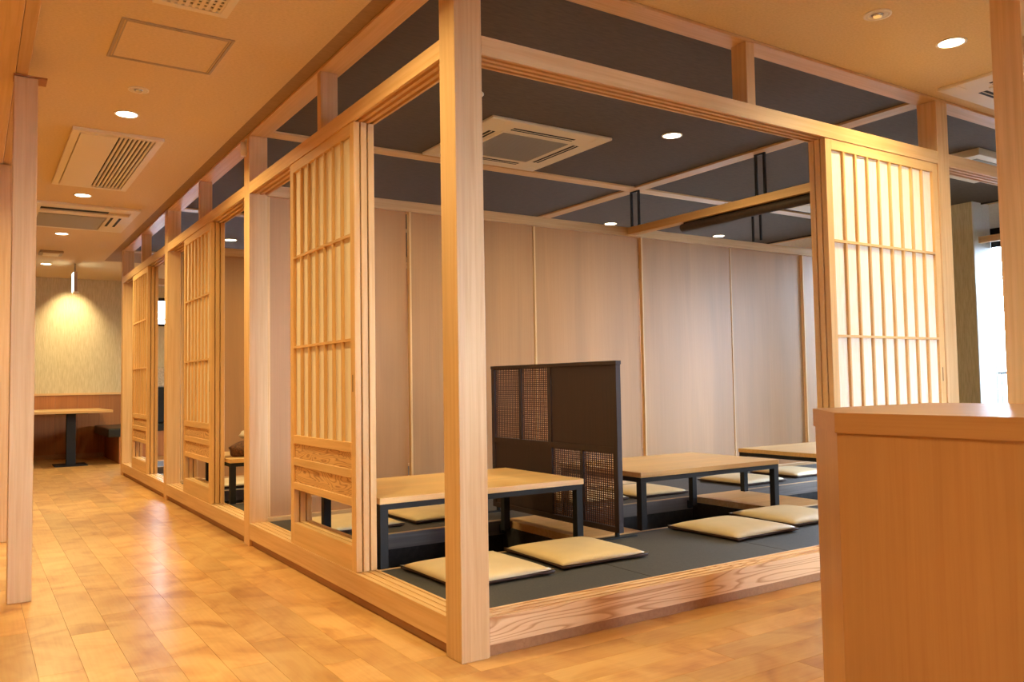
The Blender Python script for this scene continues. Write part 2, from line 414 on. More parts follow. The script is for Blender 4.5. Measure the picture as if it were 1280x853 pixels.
# toe boards
struct(B('baseboard_west', .020, .034, .034, 8.13, 0, ZSB, TOE)); struct(B('baseboard_south', .034, 6.7, .020, .034, 0, ZSB, TOE))
struct(B('baseboard_north', .034, 6.7, 8.11, 8.13, 0, ZSB, TOE))

# ------------------------------------------------------------------ posts, rails, sills
def post(x, y, label, z1=ZB, z0=0, wx=PW, wy=PW, name='wooden_post', group=None):
    return tag(B(name, x, x+wx, y, y+wy, z0, z1, W['z'], bev=.0025), label, 'post', group)
post(0, YS[0], 'thick pale wooden corner post in the centre foreground, from floor to ceiling')
post(0, YS[1], 'pale wooden corridor post with a small sensor fixed near its top')
post(0, YS[2], 'pale wooden corridor post between the second and third stacks of sliding doors')
post(0, YS[3], 'farthest slim wooden corridor post beside the booth at the end of the corridor')
post(X2, 0, 'pale wooden post at the right end of the sliding doors above the counter')
post(X3-PW, 0, 'pale wooden post at the far right end of the raised tatami front')
def kprof(u0, s=1):
    g = [(.016, .034), (.052, .070), (.088, .106)]; p = [(u0+.0015, K1), (u0+.0015, K0)]
    for a, b in g: p += [(u0+a, K0), (u0+a, K0+.014), (u0+b, K0+.014), (u0+b, K0)]
    return p + [(u0+.1185, K0), (u0+.1185, K1)]
def sprof(u0):
    g = [(.018, .032), (.054, .068), (.090, .104)]; p = [(u0+.0015, ZSB), (u0+.0015, ZS)]
    for a, b in g: p += [(u0+a, ZS), (u0+a, ZS-.004), (u0+b, ZS-.004), (u0+b, ZS)]
    return p + [(u0+.1185, ZS), (u0+.1185, ZSB)]
gk, gs = 'grooved head rails over the sliding doors', 'grooved sills under the sliding doors'
nm = ['the nearest corridor doors', 'the second stack of corridor doors', 'the farthest stack of corridor doors']
for i in range(3):
    a, b = YS[i]+PW+.0005, YS[i+1]-.0005
    tag(prism('head_rail', kprof(0), 'y', a, b, W['y']), 'grooved wooden head rail above '+nm[i], 'rail', gk)
    tag(prism('door_sill', sprof(0), 'y', a, b, W['y']), 'grooved wooden sill below '+nm[i], 'sill', gs)
tag(prism('head_rail', kprof(0), 'x', PW+.0005, X2-.0005, W['x']), 'long grooved wooden head rail running right from the corner post', 'rail', gk)
tag(prism('head_rail', kprof(0), 'x', X2+PW+.0005, X3-PW-.0005, W['x']), 'head rail to the right of the right-hand sliding doors, behind the counter post', 'rail', gk)
tag(prism('door_sill', sprof(0), 'x', PW+.0005, X2-.0005, ASH['x']), 'wavy-grained ash sill running right from the corner post to the counter', 'sill', gs)
tag(prism('door_sill', sprof(0), 'x', X2+PW+.0005, X3-PW-.0005, ASH['x']), 'ash sill hidden behind the counter at right', 'sill', gs)
tag(prism('head_rail', kprof(8.028), 'x', PW+.0005, XE, W['x']), 'head rail across the far north side of the last tatami room', 'rail', gk)
tag(prism('door_sill', sprof(8.028), 'x', PW+.0005, 6.7, W['x']), 'sill across the far north side of the last tatami room', 'sill', gs)
sg = 'short studs between head rail and ceiling'
for i, l in ((0, 'short wooden stud above the nearest corridor sliding doors'), (1, 'short wooden stud above the second stack of corridor doors'), (2, 'short wooden stud above the farthest corridor doors')):
    ym = (YS[i]+YS[i+1]+PW)/2
    post(.004, ym-.0, l, ZB, K1, .095, .05, 'rail_stud', sg)
post(1.63, .004, 'short wooden stud above the long front head rail, halfway to the counter', ZB, K1, .06, .095, 'rail_stud', sg)
tag(prism('head_rail', [(6.56, 2.28), (6.56, 2.34), (6.62, 2.34), (6.62, 2.28)], 'y', .13, 1.45, W['y']), 'short orange wooden rail in front of the bright window, ending at the wallpapered pillar', 'rail', gk)

# ------------------------------------------------------------------ sliding shoji doors
def shoji(name, axis, u0, u1, d0, label, group, nbar, detail=True):
    """leaf spans u0..u1 along axis, thickness d0..d0+.03 on the other; room outside is the low side of d"""
    z0, z1 = ZS, K0
    cu = (u0+u1)/2; loc = (d0+.015, cu, z0) if axis == 'y' else (cu, d0+.015, z0)
    r = thing(name, loc, label, 'door', group)
    wh, wz = DW[axis], DW['z']; ab = ASHB if axis == 'y' else ASHBX
    def P(n, a, b, e0, e1, za, zb, mat, bev=0, par=None):
        if axis == 'y': return B(n, d0+e0, d0+e1, a, b, za, zb, mat, par or r, bev)
        return B(n, a, b, d0+e0, d0+e1, za, zb, mat, par or r, bev)
    st = .052; T = .03
    P('stile', u0, u0+st, 0, T, z0, z1, wz, .0015); s2 = P('stile', u1-st, u1, 0, T, z0, z1, wz, .0015)
    a, b = u0+st, u1-st
    P('top_rail', a, b, 0, T, z1-.055, z1, wh, .001)
    P('middle_rail', a, b, -.001, T, .698, .745, wh, .0015)
    P('middle_rail', a, b, -.001, T, .577, .618, wh, .0015)
    P('middle_rail', a, b, -.001, T, .447, .485, wh, .0015)
    P('bottom_rail', a, b, 0, T, z0, .262, wh, .001)
    P('board_panel', a, b, .009, .021, .618, .698, ab); P('board_panel', a, b, .009, .021, .485, .577, ab)
    P('paper_sheet', a, b, .016, .018, .745, z1-.055, PAPER)
    for k in range(1, nbar+1):
        u = a + (b-a)*k/(nbar+1)
        P('lattice_bar', u-.0065, u+.0065, .001, .0155, .745, z1-.055, wz)
    for z in (1.232, 1.735): P('crossbar', a, b, .0, .0145, z-.0065, z+.0065, wh)
    fu = (u0+.013, u0+.021) if axis == 'y' else (u1-.021, u1-.013)
    P('finger_pull', fu[0]+(.012 if axis == 'y' else -.012), fu[1]+(.012 if axis == 'y' else -.012), -.0006, .004, .985, 1.065, simple_pull)
    return r
simple_pull = simple('pull_recess', (120, 84, 48), .5, .3)
DEPTH = (.008, .045, .082)
sd = [('front', 'outermost'), ('middle', 'middle'), ('back', 'innermost')]
dn = ['nearest corridor stack', 'second corridor stack', 'farthest corridor stack']
for i in range(3):
    for k in range(3):
        if i == 0:
            u0, u1 = .995, 1.930
            if k: u1 -= .0
            L = shoji('shoji_door', 'y', u0, u1, DEPTH[k], '%s sliding paper lattice door of the %s' % (sd[k][1], dn[i]), 'sliding lattice doors', 6)
            if k == 0: base = []
            base.append(L)
        else:
            dy = (3.790-.995) if i == 1 else (6.455-.995)
            o = base[k]; c = dup(o, (o.location.x, o.location.y+dy, o.location.z), '%s sliding paper lattice door of the %s' % (sd[k][1], dn[i]))
for k in range(3):
    shoji('shoji_door', 'x', 2.226, 3.286, DEPTH[k], '%s sliding paper lattice door of the stack behind the counter at right' % sd[k][1], 'sliding lattice doors', 8)

shoji('shoji_door', 'x', 4.500, 5.450, DEPTH[0], 'added closed paper lattice door hidden behind the counter post', 'sliding lattice doors', 8)  # unseen door added to keep oblique daylight off the partition
shoji('shoji_door', 'x', 5.390, 6.338, DEPTH[1], 'added closed paper lattice door, unseen, next to the far right end of the tatami room', 'sliding lattice doors', 8)  # added beside the previous one, blocks the same daylight

# ------------------------------------------------------------------ partitions of veneer panels
JX = [.12, 1.151, 2.267, 3.411, 4.557, 5.62, 6.70]
ordn = ['first (leftmost)', 'second', 'third', 'fourth', 'fifth', 'sixth (rightmost)']
for ri, y0 in enumerate((2.729, 5.404)):
    who = 'the long pale partition behind the tables' if ri == 0 else 'the partition behind the second tatami room'
    tag(B('partition_head_rail', .12, 6.70, y0+.012, y0+.108, K0, K1, W['x'], bev=.002), 'pale wooden head rail along the top of '+who, 'rail', 'partition rails')
    tag(B('partition_sill', .12, 6.70, y0+.0, y0+.108, ZT-.042, ZT+.025, W['x'], bev=.002), 'pale wooden floor rail along the foot of '+who, 'sill', 'partition rails')
    for k, (a, b) in enumerate(zip(JX, JX[1:])):
        t = thing('partition_panel', ((a+b)/2, y0+.05, ZT+.025), '%s panel from the left of %s' % (ordn[k], who), 'panel', 'sliding veneer panels of the partitions')
        dy = .0 if k % 2 else .012
        B('veneer_panel', a+.026, b-.006, y0+.030+dy, y0+.055+dy, ZT+.026, K0, PANEL, t)
        B('edge_stile', a+.010, a+.026, y0+.022+dy, y0+.058+dy, ZT+.026, K0, DW['z'], t, .0015)

# hung rail with black hangers and a rolled blind
hr = tag(B('hanging_rail', 3.255, 3.345, .13, 2.738, 2.283, 2.345, W['y'], bev=.002), 'orange wooden rail hung from the dark ceiling above the middle table', 'rail')
def hanger(x, ya, yb, z0, z1, label):
    t = thing('ceiling_hanger', (x, (ya+yb)/2, z0), label, 'bracket', 'black steel ceiling hangers')
    B('hanger_rod', x-.008, x+.008, ya, ya+.018, z0, z1, STEEL, t); B('hanger_rod', x-.008, x+.008, yb-.018, yb, z0, z1, STEEL, t)
    B('top_bar', x-.008, x+.008, ya, yb, z1, z1+.012, STEEL, t); return t
hanger(3.30, 2.625, 2.735, 2.345, 2.648, 'black steel hanger frame at the far end of the hung rail, by the partition')
hanger(3.30, 1.275, 1.370, 2.345, 2.648, 'tall black steel hanger frame over the hung rail, left of the right-hand doors')
hanger(4.86, 2.62, 2.73, 2.35, 2.648, 'small black steel hanger seen below the rolled blind, against the partition top')
rb = thing('rolled_blind', (3.30, 1.2, 2.24), 'dark brown rolled blind slung under the hung wooden rail', 'blind')
def hcyl(name, y0, y1, x, z, r, mat, parent, seg=18):
    bm = bmesh.new(); bmesh.ops.create_cone(bm, cap_ends=True, segments=seg, radius1=r, radius2=r, depth=y1-y0)
    bmesh.ops.rotate(bm, matrix=Matrix.Rotation(PI/2, 3, 'X'), verts=bm.verts)
    return link(name, bm, mat, parent, Vector((x, (y0+y1)/2, z))-wpos(parent), True)
hcyl('roll', .16, 2.12, 3.30, 2.243, .032, ROLL, rb); B('bracket_bar', 3.292, 3.308, .16, 2.10, 2.272, 2.283, STEEL, rb)

# ------------------------------------------------------------------ low tables
def low_table(x0, x1, y0, label):
    y1 = y0+.80; t = thing('low_table', ((x0+x1)/2, (y0+y1)/2, .11), label, 'table', 'low wooden tables over the sunken pits')
    B('tabletop', x0, x1, y0, y1, .446, .476, TABLE, t, .0025, 2)
    fx = .004
    BB('apron_frame', [(x0+fx, x1-fx, y0+.006, y0+.036, .418, .446), (x0+fx, x1-fx, y1-.036, y1-.006, .418, .446), (x0+fx, x0+fx+.03, y0+.036, y1-.036, .418, .446), (x1-fx-.03, x1-fx, y0+.036, y1-.036, .418, .446)], STEEL, t)
    for lx in (x0+fx, x1-fx-.042):
        for ly in (y0+.006, y1-.048): 
            B('leg', lx, lx+.042, ly, ly+.042, .09, .418, STEEL, t, .001)
            f = ly < y0+.3
            B('wall_bracket', lx+.004, lx+.038, (ly-.005 if f else ly+.042), (ly if f else ly+.066), .065, .12, STEEL, t)
    return t
TZ = []
t1 = low_table(.130, 1.357, 1.000, 'nearest low wooden table on black steel legs, left of the dark screen')
dup(t1, (2.395, t1.location.y, .11), 'middle low wooden table on black steel legs, right of the dark screen')
t3 = dup(t1, (4.13, t1.location.y, .11), 'farthest low wooden table, partly hidden behind the counter')
dup(t1, (t1.location.x, t1.location.y+2.700, .11), 'low table in the second tatami room carrying a brown basket')

# ------------------------------------------------------------------ floor cushions
def cushion_mesh():
    n = 18; bm = bmesh.new(); hx, hy = .262, .262; V = {}
    def P(i, j, top):
        u, v = -1+2*i/n, -1+2*j/n
        x = hx*u*(1-.05*(1-v**4)*abs(u)); y = hy*v*(1-.05*(1-u**4)*abs(v))
        e = max(0, (1-abs(u)**3.2))**.55 * max(0, (1-abs(v)**3.2))**.55
        z = .022 + (.034*e if top else -.014*min(1, e*2.0))
        return (x, y, z + .004*(u*u*v*v))
    for top in (1, 0):
        for i in range(n+1):
            for j in range(n+1):
                edge = i in (0, n) or j in (0, n)
                if edge and not top: V[i, j, 0] = V[i, j, 1]
                else: V[i, j, top] = bm.verts.new(P(i, j, top))
    for i in range(n):
        for j in range(n):
            bm.faces.new([V[k] for k in ((i, j, 1), (i+1, j, 1), (i+1, j+1, 1), (i, j+1, 1))])
            bm.faces.new([V[k] for k in ((i, j, 0), (i, j+1, 0), (i+1, j+1, 0), (i+1, j, 0))])
    return bm
def cush_base():
    bm = bmesh.new(); n = 40; rows = []
    for s, z in ((.90, 0), (.985, .010), (.99, .019), (.96, .021)):
        row = []
        for k in range(n):
            t = 8*k/n; side = int(t//2); f = (t % 2)-1
            u, v = [(f, -1), (1, f), (-f, 1), (-1, -f)][side]
            x = .262*u*(1-.05*(1-v**4)*abs(u)); y = .262*v*(1-.05*(1-u**4)*abs(v))
            row.append(bm.verts.new((x*s, y*s, z)))
        rows.append(row)
    for a, b in zip(rows, rows[1:]):
        for k in range(n): bm.faces.new((a[k], a[(k+1) % n], b[(k+1) % n], b[k]))
    bm.faces.new(rows[0][::-1]); bm.faces.new(rows[-1]); return bm
c0 = thing('floor_cushion', (0.465, .675, ZT), 'square cream floor cushion nearest the corner post, partly hidden behind it', 'cushion', 'cream floor cushions')
link('cover', cushion_mesh(), CUSH, c0, smooth=True); link('underside', cush_base(), CUSHB, c0, smooth=True)['label'] = 'dark brown underside'
c0.rotation_euler.z = .02
for x, y, rz, l in [
    (1.060, .705, -.02, 'square cream floor cushion in front of the nearest table, just right of the corner post'),
    (2.190, .685, .03, 'square cream floor cushion at the front edge in front of the middle table'),
    (2.790, .760, -.03, 'cream floor cushion whose right corner slips behind the counter edge'),
    (.480, 2.26, .02, 'cream floor cushion glimpsed through the opening under the nearest lattice door'),
    (1.070, 2.27, .03, 'cream floor cushion behind the nearest table, just left of the corner post'),
    (2.870, 2.22, -.02, 'cream floor cushion behind the middle table, immediately right of the dark screen'),
    (2.280, 2.24, .02, 'cream floor cushion hidden behind the dark screen on the far side of the middle table'),
    (4.010, 2.21, .02, 'cream floor cushion behind the right end of the middle table, near the farthest table'),
    (4.780, 2.30, -.02, 'cream floor cushion behind the farthest table beside the counter edge'),
    (3.950, .72, .01, 'cream floor cushion in front of the farthest table, behind the counter'),
    (.480, 3.42, .02, 'cream floor cushion in the second tatami room beside the corridor sill'),
    (.480, 4.93, .02, 'cream floor cushion on the far side of the table in the second tatami room')]:
    dup(c0, (x, y, ZT), l, rz)

# ------------------------------------------------------------------ dark standing screen
SX = 1.50
s = thing('folding_screen', (SX, 1.53, ZT), 'tall dark brown standing screen with fine lattice insets between two tables', 'screen')
ya, yb, za, zb = .875, 2.19, .175, 1.130
B('frame_post', SX, SX+.034, ya, ya+.034, za, zb-.022, DARKW, s, .001); B('frame_post', SX, SX+.034, yb-.034, yb, za, zb-.022, DARKW, s, .001)
B('top_rail', SX-.003, SX+.037, ya-.004, yb+.004, zb-.022, zb, DARKW, s, .002)
B('bottom_rail', SX, SX+.034, ya+.034, yb-.034, za, za+.03, DARKW, s)
B('middle_rail', SX+.002, SX+.032, ya+.034, yb-.034, .612, .646, DARKW, s)
B('middle_stile', SX+.002, SX+.032, 1.500, 1.530, za+.03, .612, DARKW, s); B('middle_stile', SX+.002, SX+.032, 1.500, 1.530, .646, zb-.022, DARKW, s)
B('solid_panel', SX+.010, SX+.024, ya+.034, 1.500, .646, zb-.022, DARKW, s); B('solid_panel', SX+.010, SX+.024, 1.530, yb-.034, za+.03, .612, DARKW, s)
BAMB = wood('bamboo_lattice', (136, 84, 44), (92, 52, 28), 'y', .5, 30, .1)
for (p0, p1, q0, q1) in ((1.530, yb-.034, .646, zb-.022), (ya+.034, 1.500, za+.03, .612)):
    pm = (p0+p1)/2; B('lattice_stile', SX+.006, SX+.028, pm-.010, pm+.010, q0, q1, DARKW, s)
    for a, b in ((p0, pm-.010), (pm+.010, p1)):
        v = []; n = 15
        for k in range(1, n): u = a+(b-a)*k/n; v.append((SX+.014, SX+.018, u-.0022, u+.0022, q0, q1))
        BB('lattice_slats', v, DARKW, s)['kind'] = 'stuff'
        v = []; n = int((q1-q0)/.0125)
        for k in range(n): z = q0+.004+(q1-q0)*k/n; v.append((SX+.0185, SX+.0205, a, b, z, z+.0075+.002*random.random()))
        BB('lattice_reeds', v, BAMB, s)['kind'] = 'stuff'
for y in (ya+.02, yb-.06):
    B('foot', SX-.12, SX+.15, y, y+.035, ZT, ZT+.008, STEEL, s, .001); B('foot_stem', SX+.008, SX+.026, y+.008, y+.028, ZT+.008, za, STEEL, s)

# ------------------------------------------------------------------ counter at right
cz0, cz1 = .859, .916
ct = thing('service_counter', (1.4, -1.8, 0), 'warm wooden service counter with a chamfered corner in the right foreground', 'counter')
def poly(name, pts, z0, z1, mat, parent, bev=0):
    bm = bmesh.new(); cx = sum(p[0] for p in pts)/len(pts); cy = sum(p[1] for p in pts)/len(pts)
    lo = [bm.verts.new((x-cx, y-cy, 0)) for x, y in pts]; hi = [bm.verts.new((x-cx, y-cy, z1-z0)) for x, y in pts]
    bm.faces.new(lo[::-1]); bm.faces.new(hi)
    for i in range(len(pts)): bm.faces.new((lo[i], lo[(i+1) % len(pts)], hi[(i+1) % len(pts)], hi[i]))
    if bev: bmesh.ops.bevel(bm, geom=list(bm.edges), offset=bev, segments=2, affect='EDGES')
    return link(name, bm, mat, parent, Vector((cx, cy, z0))-wpos(parent))
A_ = [(.868, -3.0), (.868, -.957), (1.150, -.662), (1.905, -.600), (1.945, -.64), (1.945, -3.0)]
A_ = [(.539, -3.2), (.539, -1.192), (.789, -.934), (1.488, -.934), (1.488, -3.2)]
poly('countertop', A_, cz0, cz1, COUNTER['y'], ct, .0015)
g = .012
g = .006
poly('side_panel', [(.539+g, -3.2+g), (.539+g, -1.192-g*.4), (.559+g, -1.192-g*.4), (.559+g, -3.2+g)], 0, cz0, COUNTER['z'], ct)
poly('chamfer_panel', [(.539+g, -1.1915-g*.4), (.789+g*.4, -.934-g), (.789+g*.4, -.964-g), (.569+g, -1.1915-g*.4)], 0, cz0, COUNTER['z'], ct)
poly('back_panel', [(.792, -.934-g), (1.488-g, -.934-g), (1.488-g, -.954-g), (.792, -.954-g)], 0, cz0, COUNTER['z'], ct)
poly('end_panel', [(1.462, -3.2+g), (1.462, -.96), (1.482, -.96), (1.482, -3.2+g)], 0, cz0, COUNTER['z'], ct)
tag(B('wooden_post', 1.95, 2.05, -1.094, -.977, 0, ZC, DW['z'], bev=.002), 'orange wooden post at the right edge of the picture, standing just behind the counter', 'post')
tag(prism('head_rail', [(u-.0+1.953, z) for u, z in ((0, K1), (0, K0), (.02, K0), (.02, K0+.012), (.04, K0+.012), (.04, K0), (.09, K0), (.09, K1))], 'y', -4.9, -1.096, DW['y']), 'head rail leaving the frame right of the counter post', 'rail', gk)

# ------------------------------------------------------------------ left edge posts and lintel
post(-1.343, 2.0, 'pinkish pale wooden post at the left edge of the picture, nearest the camera', 2.562, wx=.103, wy=.11)
post(-1.400, 3.90, 'wooden post just behind the left edge post, mostly hidden by it', 2.562, wx=.118, wy=.11)
tag(B('post_cap', -1.345, -1.200, 1.998, 2.112, 2.564, 2.572, WAINS), 'thin dark cap plate on the left edge post', 'plate')
tag(B('lintel', -1.600, -1.338, -4.9, 4.02, 2.572, 2.675, DW['y'], bev=.002), 'broad orange lintel overhead in the top left corner', 'beam')
tag(B('ceiling_beam', -1.336, -1.283, -4.9, 4.02, 2.574, 2.675, W['y'], bev=.002), 'narrow brown beam beside the orange lintel in the top left corner', 'beam')

# ------------------------------------------------------------------ ceiling fixtures
def downlight(x, y, label, r=.064, power=LAMP_W, lit=True, mat=RING):
    t = thing('downlight', (x, y, ZC-.006), label, 'ceiling light', 'round recessed downlights')
    ring('trim_ring', (x, y), r-.006, r+.006, ZC-.005, ZC, mat, t)
    if lit:
        cyl('lens', (x, y), r-.006, ZC-.0035, ZC-.0005, GLOW, t)
        d = bpy.data.lights.new('downlight_lamp', 'AREA'); d.shape = 'DISK'; d.size = .11; d.energy = power; d.color = LAMP; d.spread = math.radians(150)
        l = bpy.data.objects.new('downlight_lamp', d); l.location = (x, y, ZC-.012); COL.objects.link(l)
    else:
        ring('reflector', (x, y), r*.5, r-.006, ZC-.004, ZC-.001, RING, t); cyl('bulb', (x, y), r*.36, ZC-.012, ZC, CHROME, t, r2=r*.5)
    return t
downlight(-.735, 2.715, 'lit round corridor downlight just before the large louvred air conditioner')
downlight(-.722, 5.175, 'lit round downlight in the corridor ceiling between the two large air conditioners')
downlight(-.715, 7.22, 'lit round downlight in the corridor ceiling just past the second air conditioner')
downlight(-.695, 9.70, 'farthest lit corridor downlight, left of the exit sign')
downlight(2.562, -.493, 'bright downlight in the cream ceiling above the counter', power=LAMP_W*.7)
downlight(2.456, 1.357, 'lit downlight in the dark ceiling right of the square air conditioner', power=LAMP_W*.5)
downlight(.880, 1.357, 'lit downlight in the dark ceiling peeping out beside the corner post', power=LAMP_W*.5)
downlight(4.12, 3.98, 'lit downlight seen above the partition top, left of the hung rail')
downlight(5.72, 3.95, 'lit downlight seen above the partition top, below the rolled blind')
downlight(.926, 6.79, 'lit downlight seen through the gap beside the second stack of corridor doors')
downlight(1.0, 4.0, 'added downlight over the table of the second tatami room')  # lamp added to light the second room
UNSEEN = {(-.72, .2): 'in the corridor ceiling above the viewer, left of the corner post', (-.72, -2.4): 'in the ceiling just over the camera', (-2.5, -.5): 'left of the orange lintel, near the camera', (-2.5, 3.0): 'left of the orange lintel, beyond the left edge post'}
for x, y in UNSEEN: downlight(x, y, 'unseen downlight %s' % UNSEEN[(x, y)], power=LAMP_W*.85)  # invented lamps, out of view, lighting the corridor and camera side
downlight(2.6, 9.7, 'unseen added downlight at the far north end, outside the picture')  # extra lamp added out of view to light this end
downlight(-.744, 2.24, 'small unlit round fitting with chrome centre in front of the nearest corridor downlight', .048, lit=False)
downlight(1.950, -.487, 'small unlit round fitting with chrome centre in the cream ceiling, top right', .055, lit=False)
# wall washer at the end of the corridor
ww = thing('spotlight', (-.27, 10.76, ZC), 'small spotlight washing the wallpaper at the end of the corridor', 'ceiling light')
ring('trim_ring', (-.27, 10.76), .03, .045, ZC-.006, ZC, RING, ww); cyl('lens', (-.27, 10.76), .03, ZC-.004, ZC-.001, CHROME, ww)
d = bpy.data.lights.new('spot_lamp', 'SPOT'); d.energy = 90; d.color = (1, .80, .50); d.spot_size = math.radians(78); d.spot_blend = 1.0; d.shadow_soft_size = .03
l = bpy.data.objects.new('spot_lamp', d); l.location = (-.27, 10.76, ZC-.02); COL.objects.link(l)
l.rotation_euler = Vector((0, .47, -.80)).to_track_quat('-Z', 'Y').to_euler()

def frame_boxes(x0, x1, y0, y1, w, z0, z1):
    return [(x0, x1, y0, y0+w, z0, z1), (x0, x1, y1-w, y1, z0, z1), (x0, x0+w, y0+w, y1-w, z0, z1), (x1-w, x1, y0+w, y1-w, z0, z1)]
# access hatch
h = thing('access_hatch', (-.71, 1.555, ZC), 'rectangular ceiling access hatch with thin metal frame, top left', 'hatch')
BB('frame', frame_boxes(-.958, -.463, 1.303, 1.808, .013, ZC-.005, ZC), ALU, h); B('hatch_panel', -.942, -.479, 1.319, 1.792, ZC-.003, ZC, CEIL, h)
BB('inner_frame', frame_boxes(-.938, -.483, 1.322, 1.789, .006, ZC-.0045, ZC-.003), ALU, h); B('latch', -.73, -.70, 1.305, 1.314, ZC-.008, ZC-.005, CHROME, h)
# corridor air conditioner 1 (louvred on the right)
t = thing('ceiling_air_conditioner', (-.72, 3.95, ZC), 'long corridor ceiling air conditioner with louvre slats on its right half', 'air conditioner', 'ceiling air conditioners')
BB('frame', frame_boxes(-.985, -.445, 3.13, 4.77, .045, ZC-.022, ZC), ACW, t); B('flat_panel', -.935, -.715, 3.18, 4.72, ZC-.026, ZC-.001, ACW, t, .002)
B('backing', -.712, -.492, 3.18, 4.72, ZC-.006, ZC-.001, SLOT, t)
for k in range(8):
    x = -.700+k*.0270; B('louvre_slat', x, x+.014, 3.19, 4.71, ZC-.020, ZC-.007, ACW, t)
# corridor air conditioner 2
t = thing('ceiling_air_conditioner', (-.6, 6.15, ZC), 'second corridor ceiling air conditioner with a dark slot and plain panel, beyond the first', 'air conditioner', 'ceiling air conditioners')
BB('casing', frame_boxes(-1.06, -.20, 5.56, 6.78, .06, ZC-.022, ZC), ACW, t); B('flat_panel', -1.0, -.44, 6.02, 6.71, ZC-.024, ZC-.001, ACG, t)
B('outlet_slot', -1.0, -.44, 5.72, 5.86, ZC-.010, ZC-.001, SLOT, t); B('casing_strip', -1.0, -.26, 5.87, 6.0, ZC-.022, ZC-.001, ACW, t); B('casing_strip', -1.0, -.26, 5.62, 5.71, ZC-.022, ZC-.001, ACW, t)
B('casing_strip', -.43, -.26, 6.0, 6.72, ZC-.022, ZC-.001, ACW, t)
for x in (-.40, -.33): B('side_slot', x, x+.022, 5.98, 6.45, ZC-.0245, ZC-.022, SLOT, t)
# exhaust grille top
t = thing('ceiling_vent', (-.72, .8, ZC), 'square perforated ceiling vent cut off by the top edge of the picture', 'vent')
BB('frame', frame_boxes(-.875, -.565, .68, 1.06, .035, ZC-.012, ZC), ACW, t); B('backing', -.84, -.60, .715, 1.025, ZC-.003, ZC-.001, SLOT, t)
for k in range(9): B('grille_bar', -.838+k*.0285, -.822+k*.0285, .715, 1.025, ZC-.010, ZC-.004, ACW, t)
for k in range(9): B('cross_bar', -.84, -.60, .725+k*.034, .741+k*.034, ZC-.009, ZC-.0045, ACW, t)
# small far vent
t = thing('ceiling_vent', (-.7, 8.6, ZC), 'small oblong fitting on the corridor ceiling before the exit sign', 'vent')
B('housing', -.84, -.59, 8.47, 8.76, ZC-.028, ZC, ALU, t, .006); B('cover', -.80, -.63, 8.50, 8.73, ZC-.036, ZC-.028, RING, t, .003)
# four way cassettes
def cassette(cx, cy, s, label):
    t = thing('ceiling_air_conditioner', (cx, cy, ZC), label, 'air conditioner', 'ceiling air conditioners'); h_ = s/2
    zb = ZC-.018
    B('casing', cx-h_, cx+h_, cy-h_, cy+h_, zb, ZC, ACW, t, .003)
    gi = h_*.56
    BB('grille_frame', frame_boxes(cx-gi-.02, cx+gi+.02, cy-gi-.02, cy+gi+.02, .02, zb-.006, zb-.0002), ACW, t, .001)
    B('grille', cx-gi, cx+gi, cy-gi, cy+gi, zb-.002, zb-.0002, ACG, t)
    n = 26
    for k in range(n):
        u = cy-gi+.008+k*(2*gi-.016)/n; B('grille_slat', cx-gi+.004, cx+gi-.004, u, u+.009, zb-.006, zb-.002, ACG, t)
    m0, m1 = gi+.050, gi+.100
    for q0, q1, e0, e1 in ((-gi+.02, gi-.02, m0, m1), (-gi+.02, gi-.02, -m1, -m0)):
        B('outlet_slot', cx+q0, cx+q1, cy+e0, cy+e1, zb-.0012, zb-.0002, SLOT, t); B('outlet_slot', cx+e0, cx+e1, cy+q0, cy+q1, zb-.0012, zb-.0002, SLOT, t)
        f0, f1 = (e0+.020, e0+.026)
        B('air_flap', cx+q0, cx+q1, cy+f0, cy+f1, zb-.004, zb-.0012, ACW, t); B('air_flap', cx+f0, cx+f1, cy+q0, cy+q1, zb-.004, zb-.0012, ACW, t)
    for sx in (-1, 1):
        for sy in (-1, 1):
            ax, ay = cx+sx*(gi+.10), cy+sy*(gi+.10); B('corner_cover', min(ax, cx+sx*(h_-.012)), max(ax, cx+sx*(h_-.012)), min(ay, cy+sy*(h_-.012)), max(ay, cy+sy*(h_-.012)), zb-.0025, zb-.0002, ACW, t)
    return t
cassette(1.66, 2.085, .96, 'square four-way air conditioner in the dark ceiling behind the corner post')
cassette(3.63, -.57, .96, 'square air conditioner in the cream ceiling at upper right, half hidden by the counter post')
t = thing('ceiling_air_conditioner', (5.1, .8, ZC), 'white boxy air conditioner on the dark ceiling, seen between the two right-hand posts', 'air conditioner', 'ceiling air conditioners')
B('casing', 4.62, 5.5, .43, .93, ZC-.055, ZC, ACW, t, .004); B('grille', 4.72, 5.4, .50, .86, ZC-.060, ZC-.055, ACG, t)
t = thing('ceiling_panel_fitting', (5.25, 2.35, ZC), 'pale flat ceiling fitting glimpsed just left of the right-hand lattice doors', 'fitting')
B('casing', 5.0, 5.55, 2.22, 2.48, ZC-.03, ZC, ACW, t, .004); B('cover', 5.05, 5.50, 2.26, 2.44, ZC-.034, ZC-.03, ACW, t)
# exit sign
t = thing('exit_sign', (-.38, 9.55, 2.3), 'illuminated exit sign hanging edge-on from the corridor ceiling', 'sign')
B('housing', -.392, -.352, 9.43, 9.67, 2.30, 2.56, ALU, t, .003); B('lit_face', -.396, -.392, 9.44, 9.66, 2.31, 2.55, EXITG, t); B('lit_face', -.3545, -.3515, 9.45, 9.66, 2.31, 2.55, EXITG, t)
B('ceiling_bracket', -.382, -.362, 9.52, 9.58, 2.56, ZC, ALU, t); B('drip_tray', -.392, -.335, 9.45, 9.65, 2.288, 2.300, RING, t)
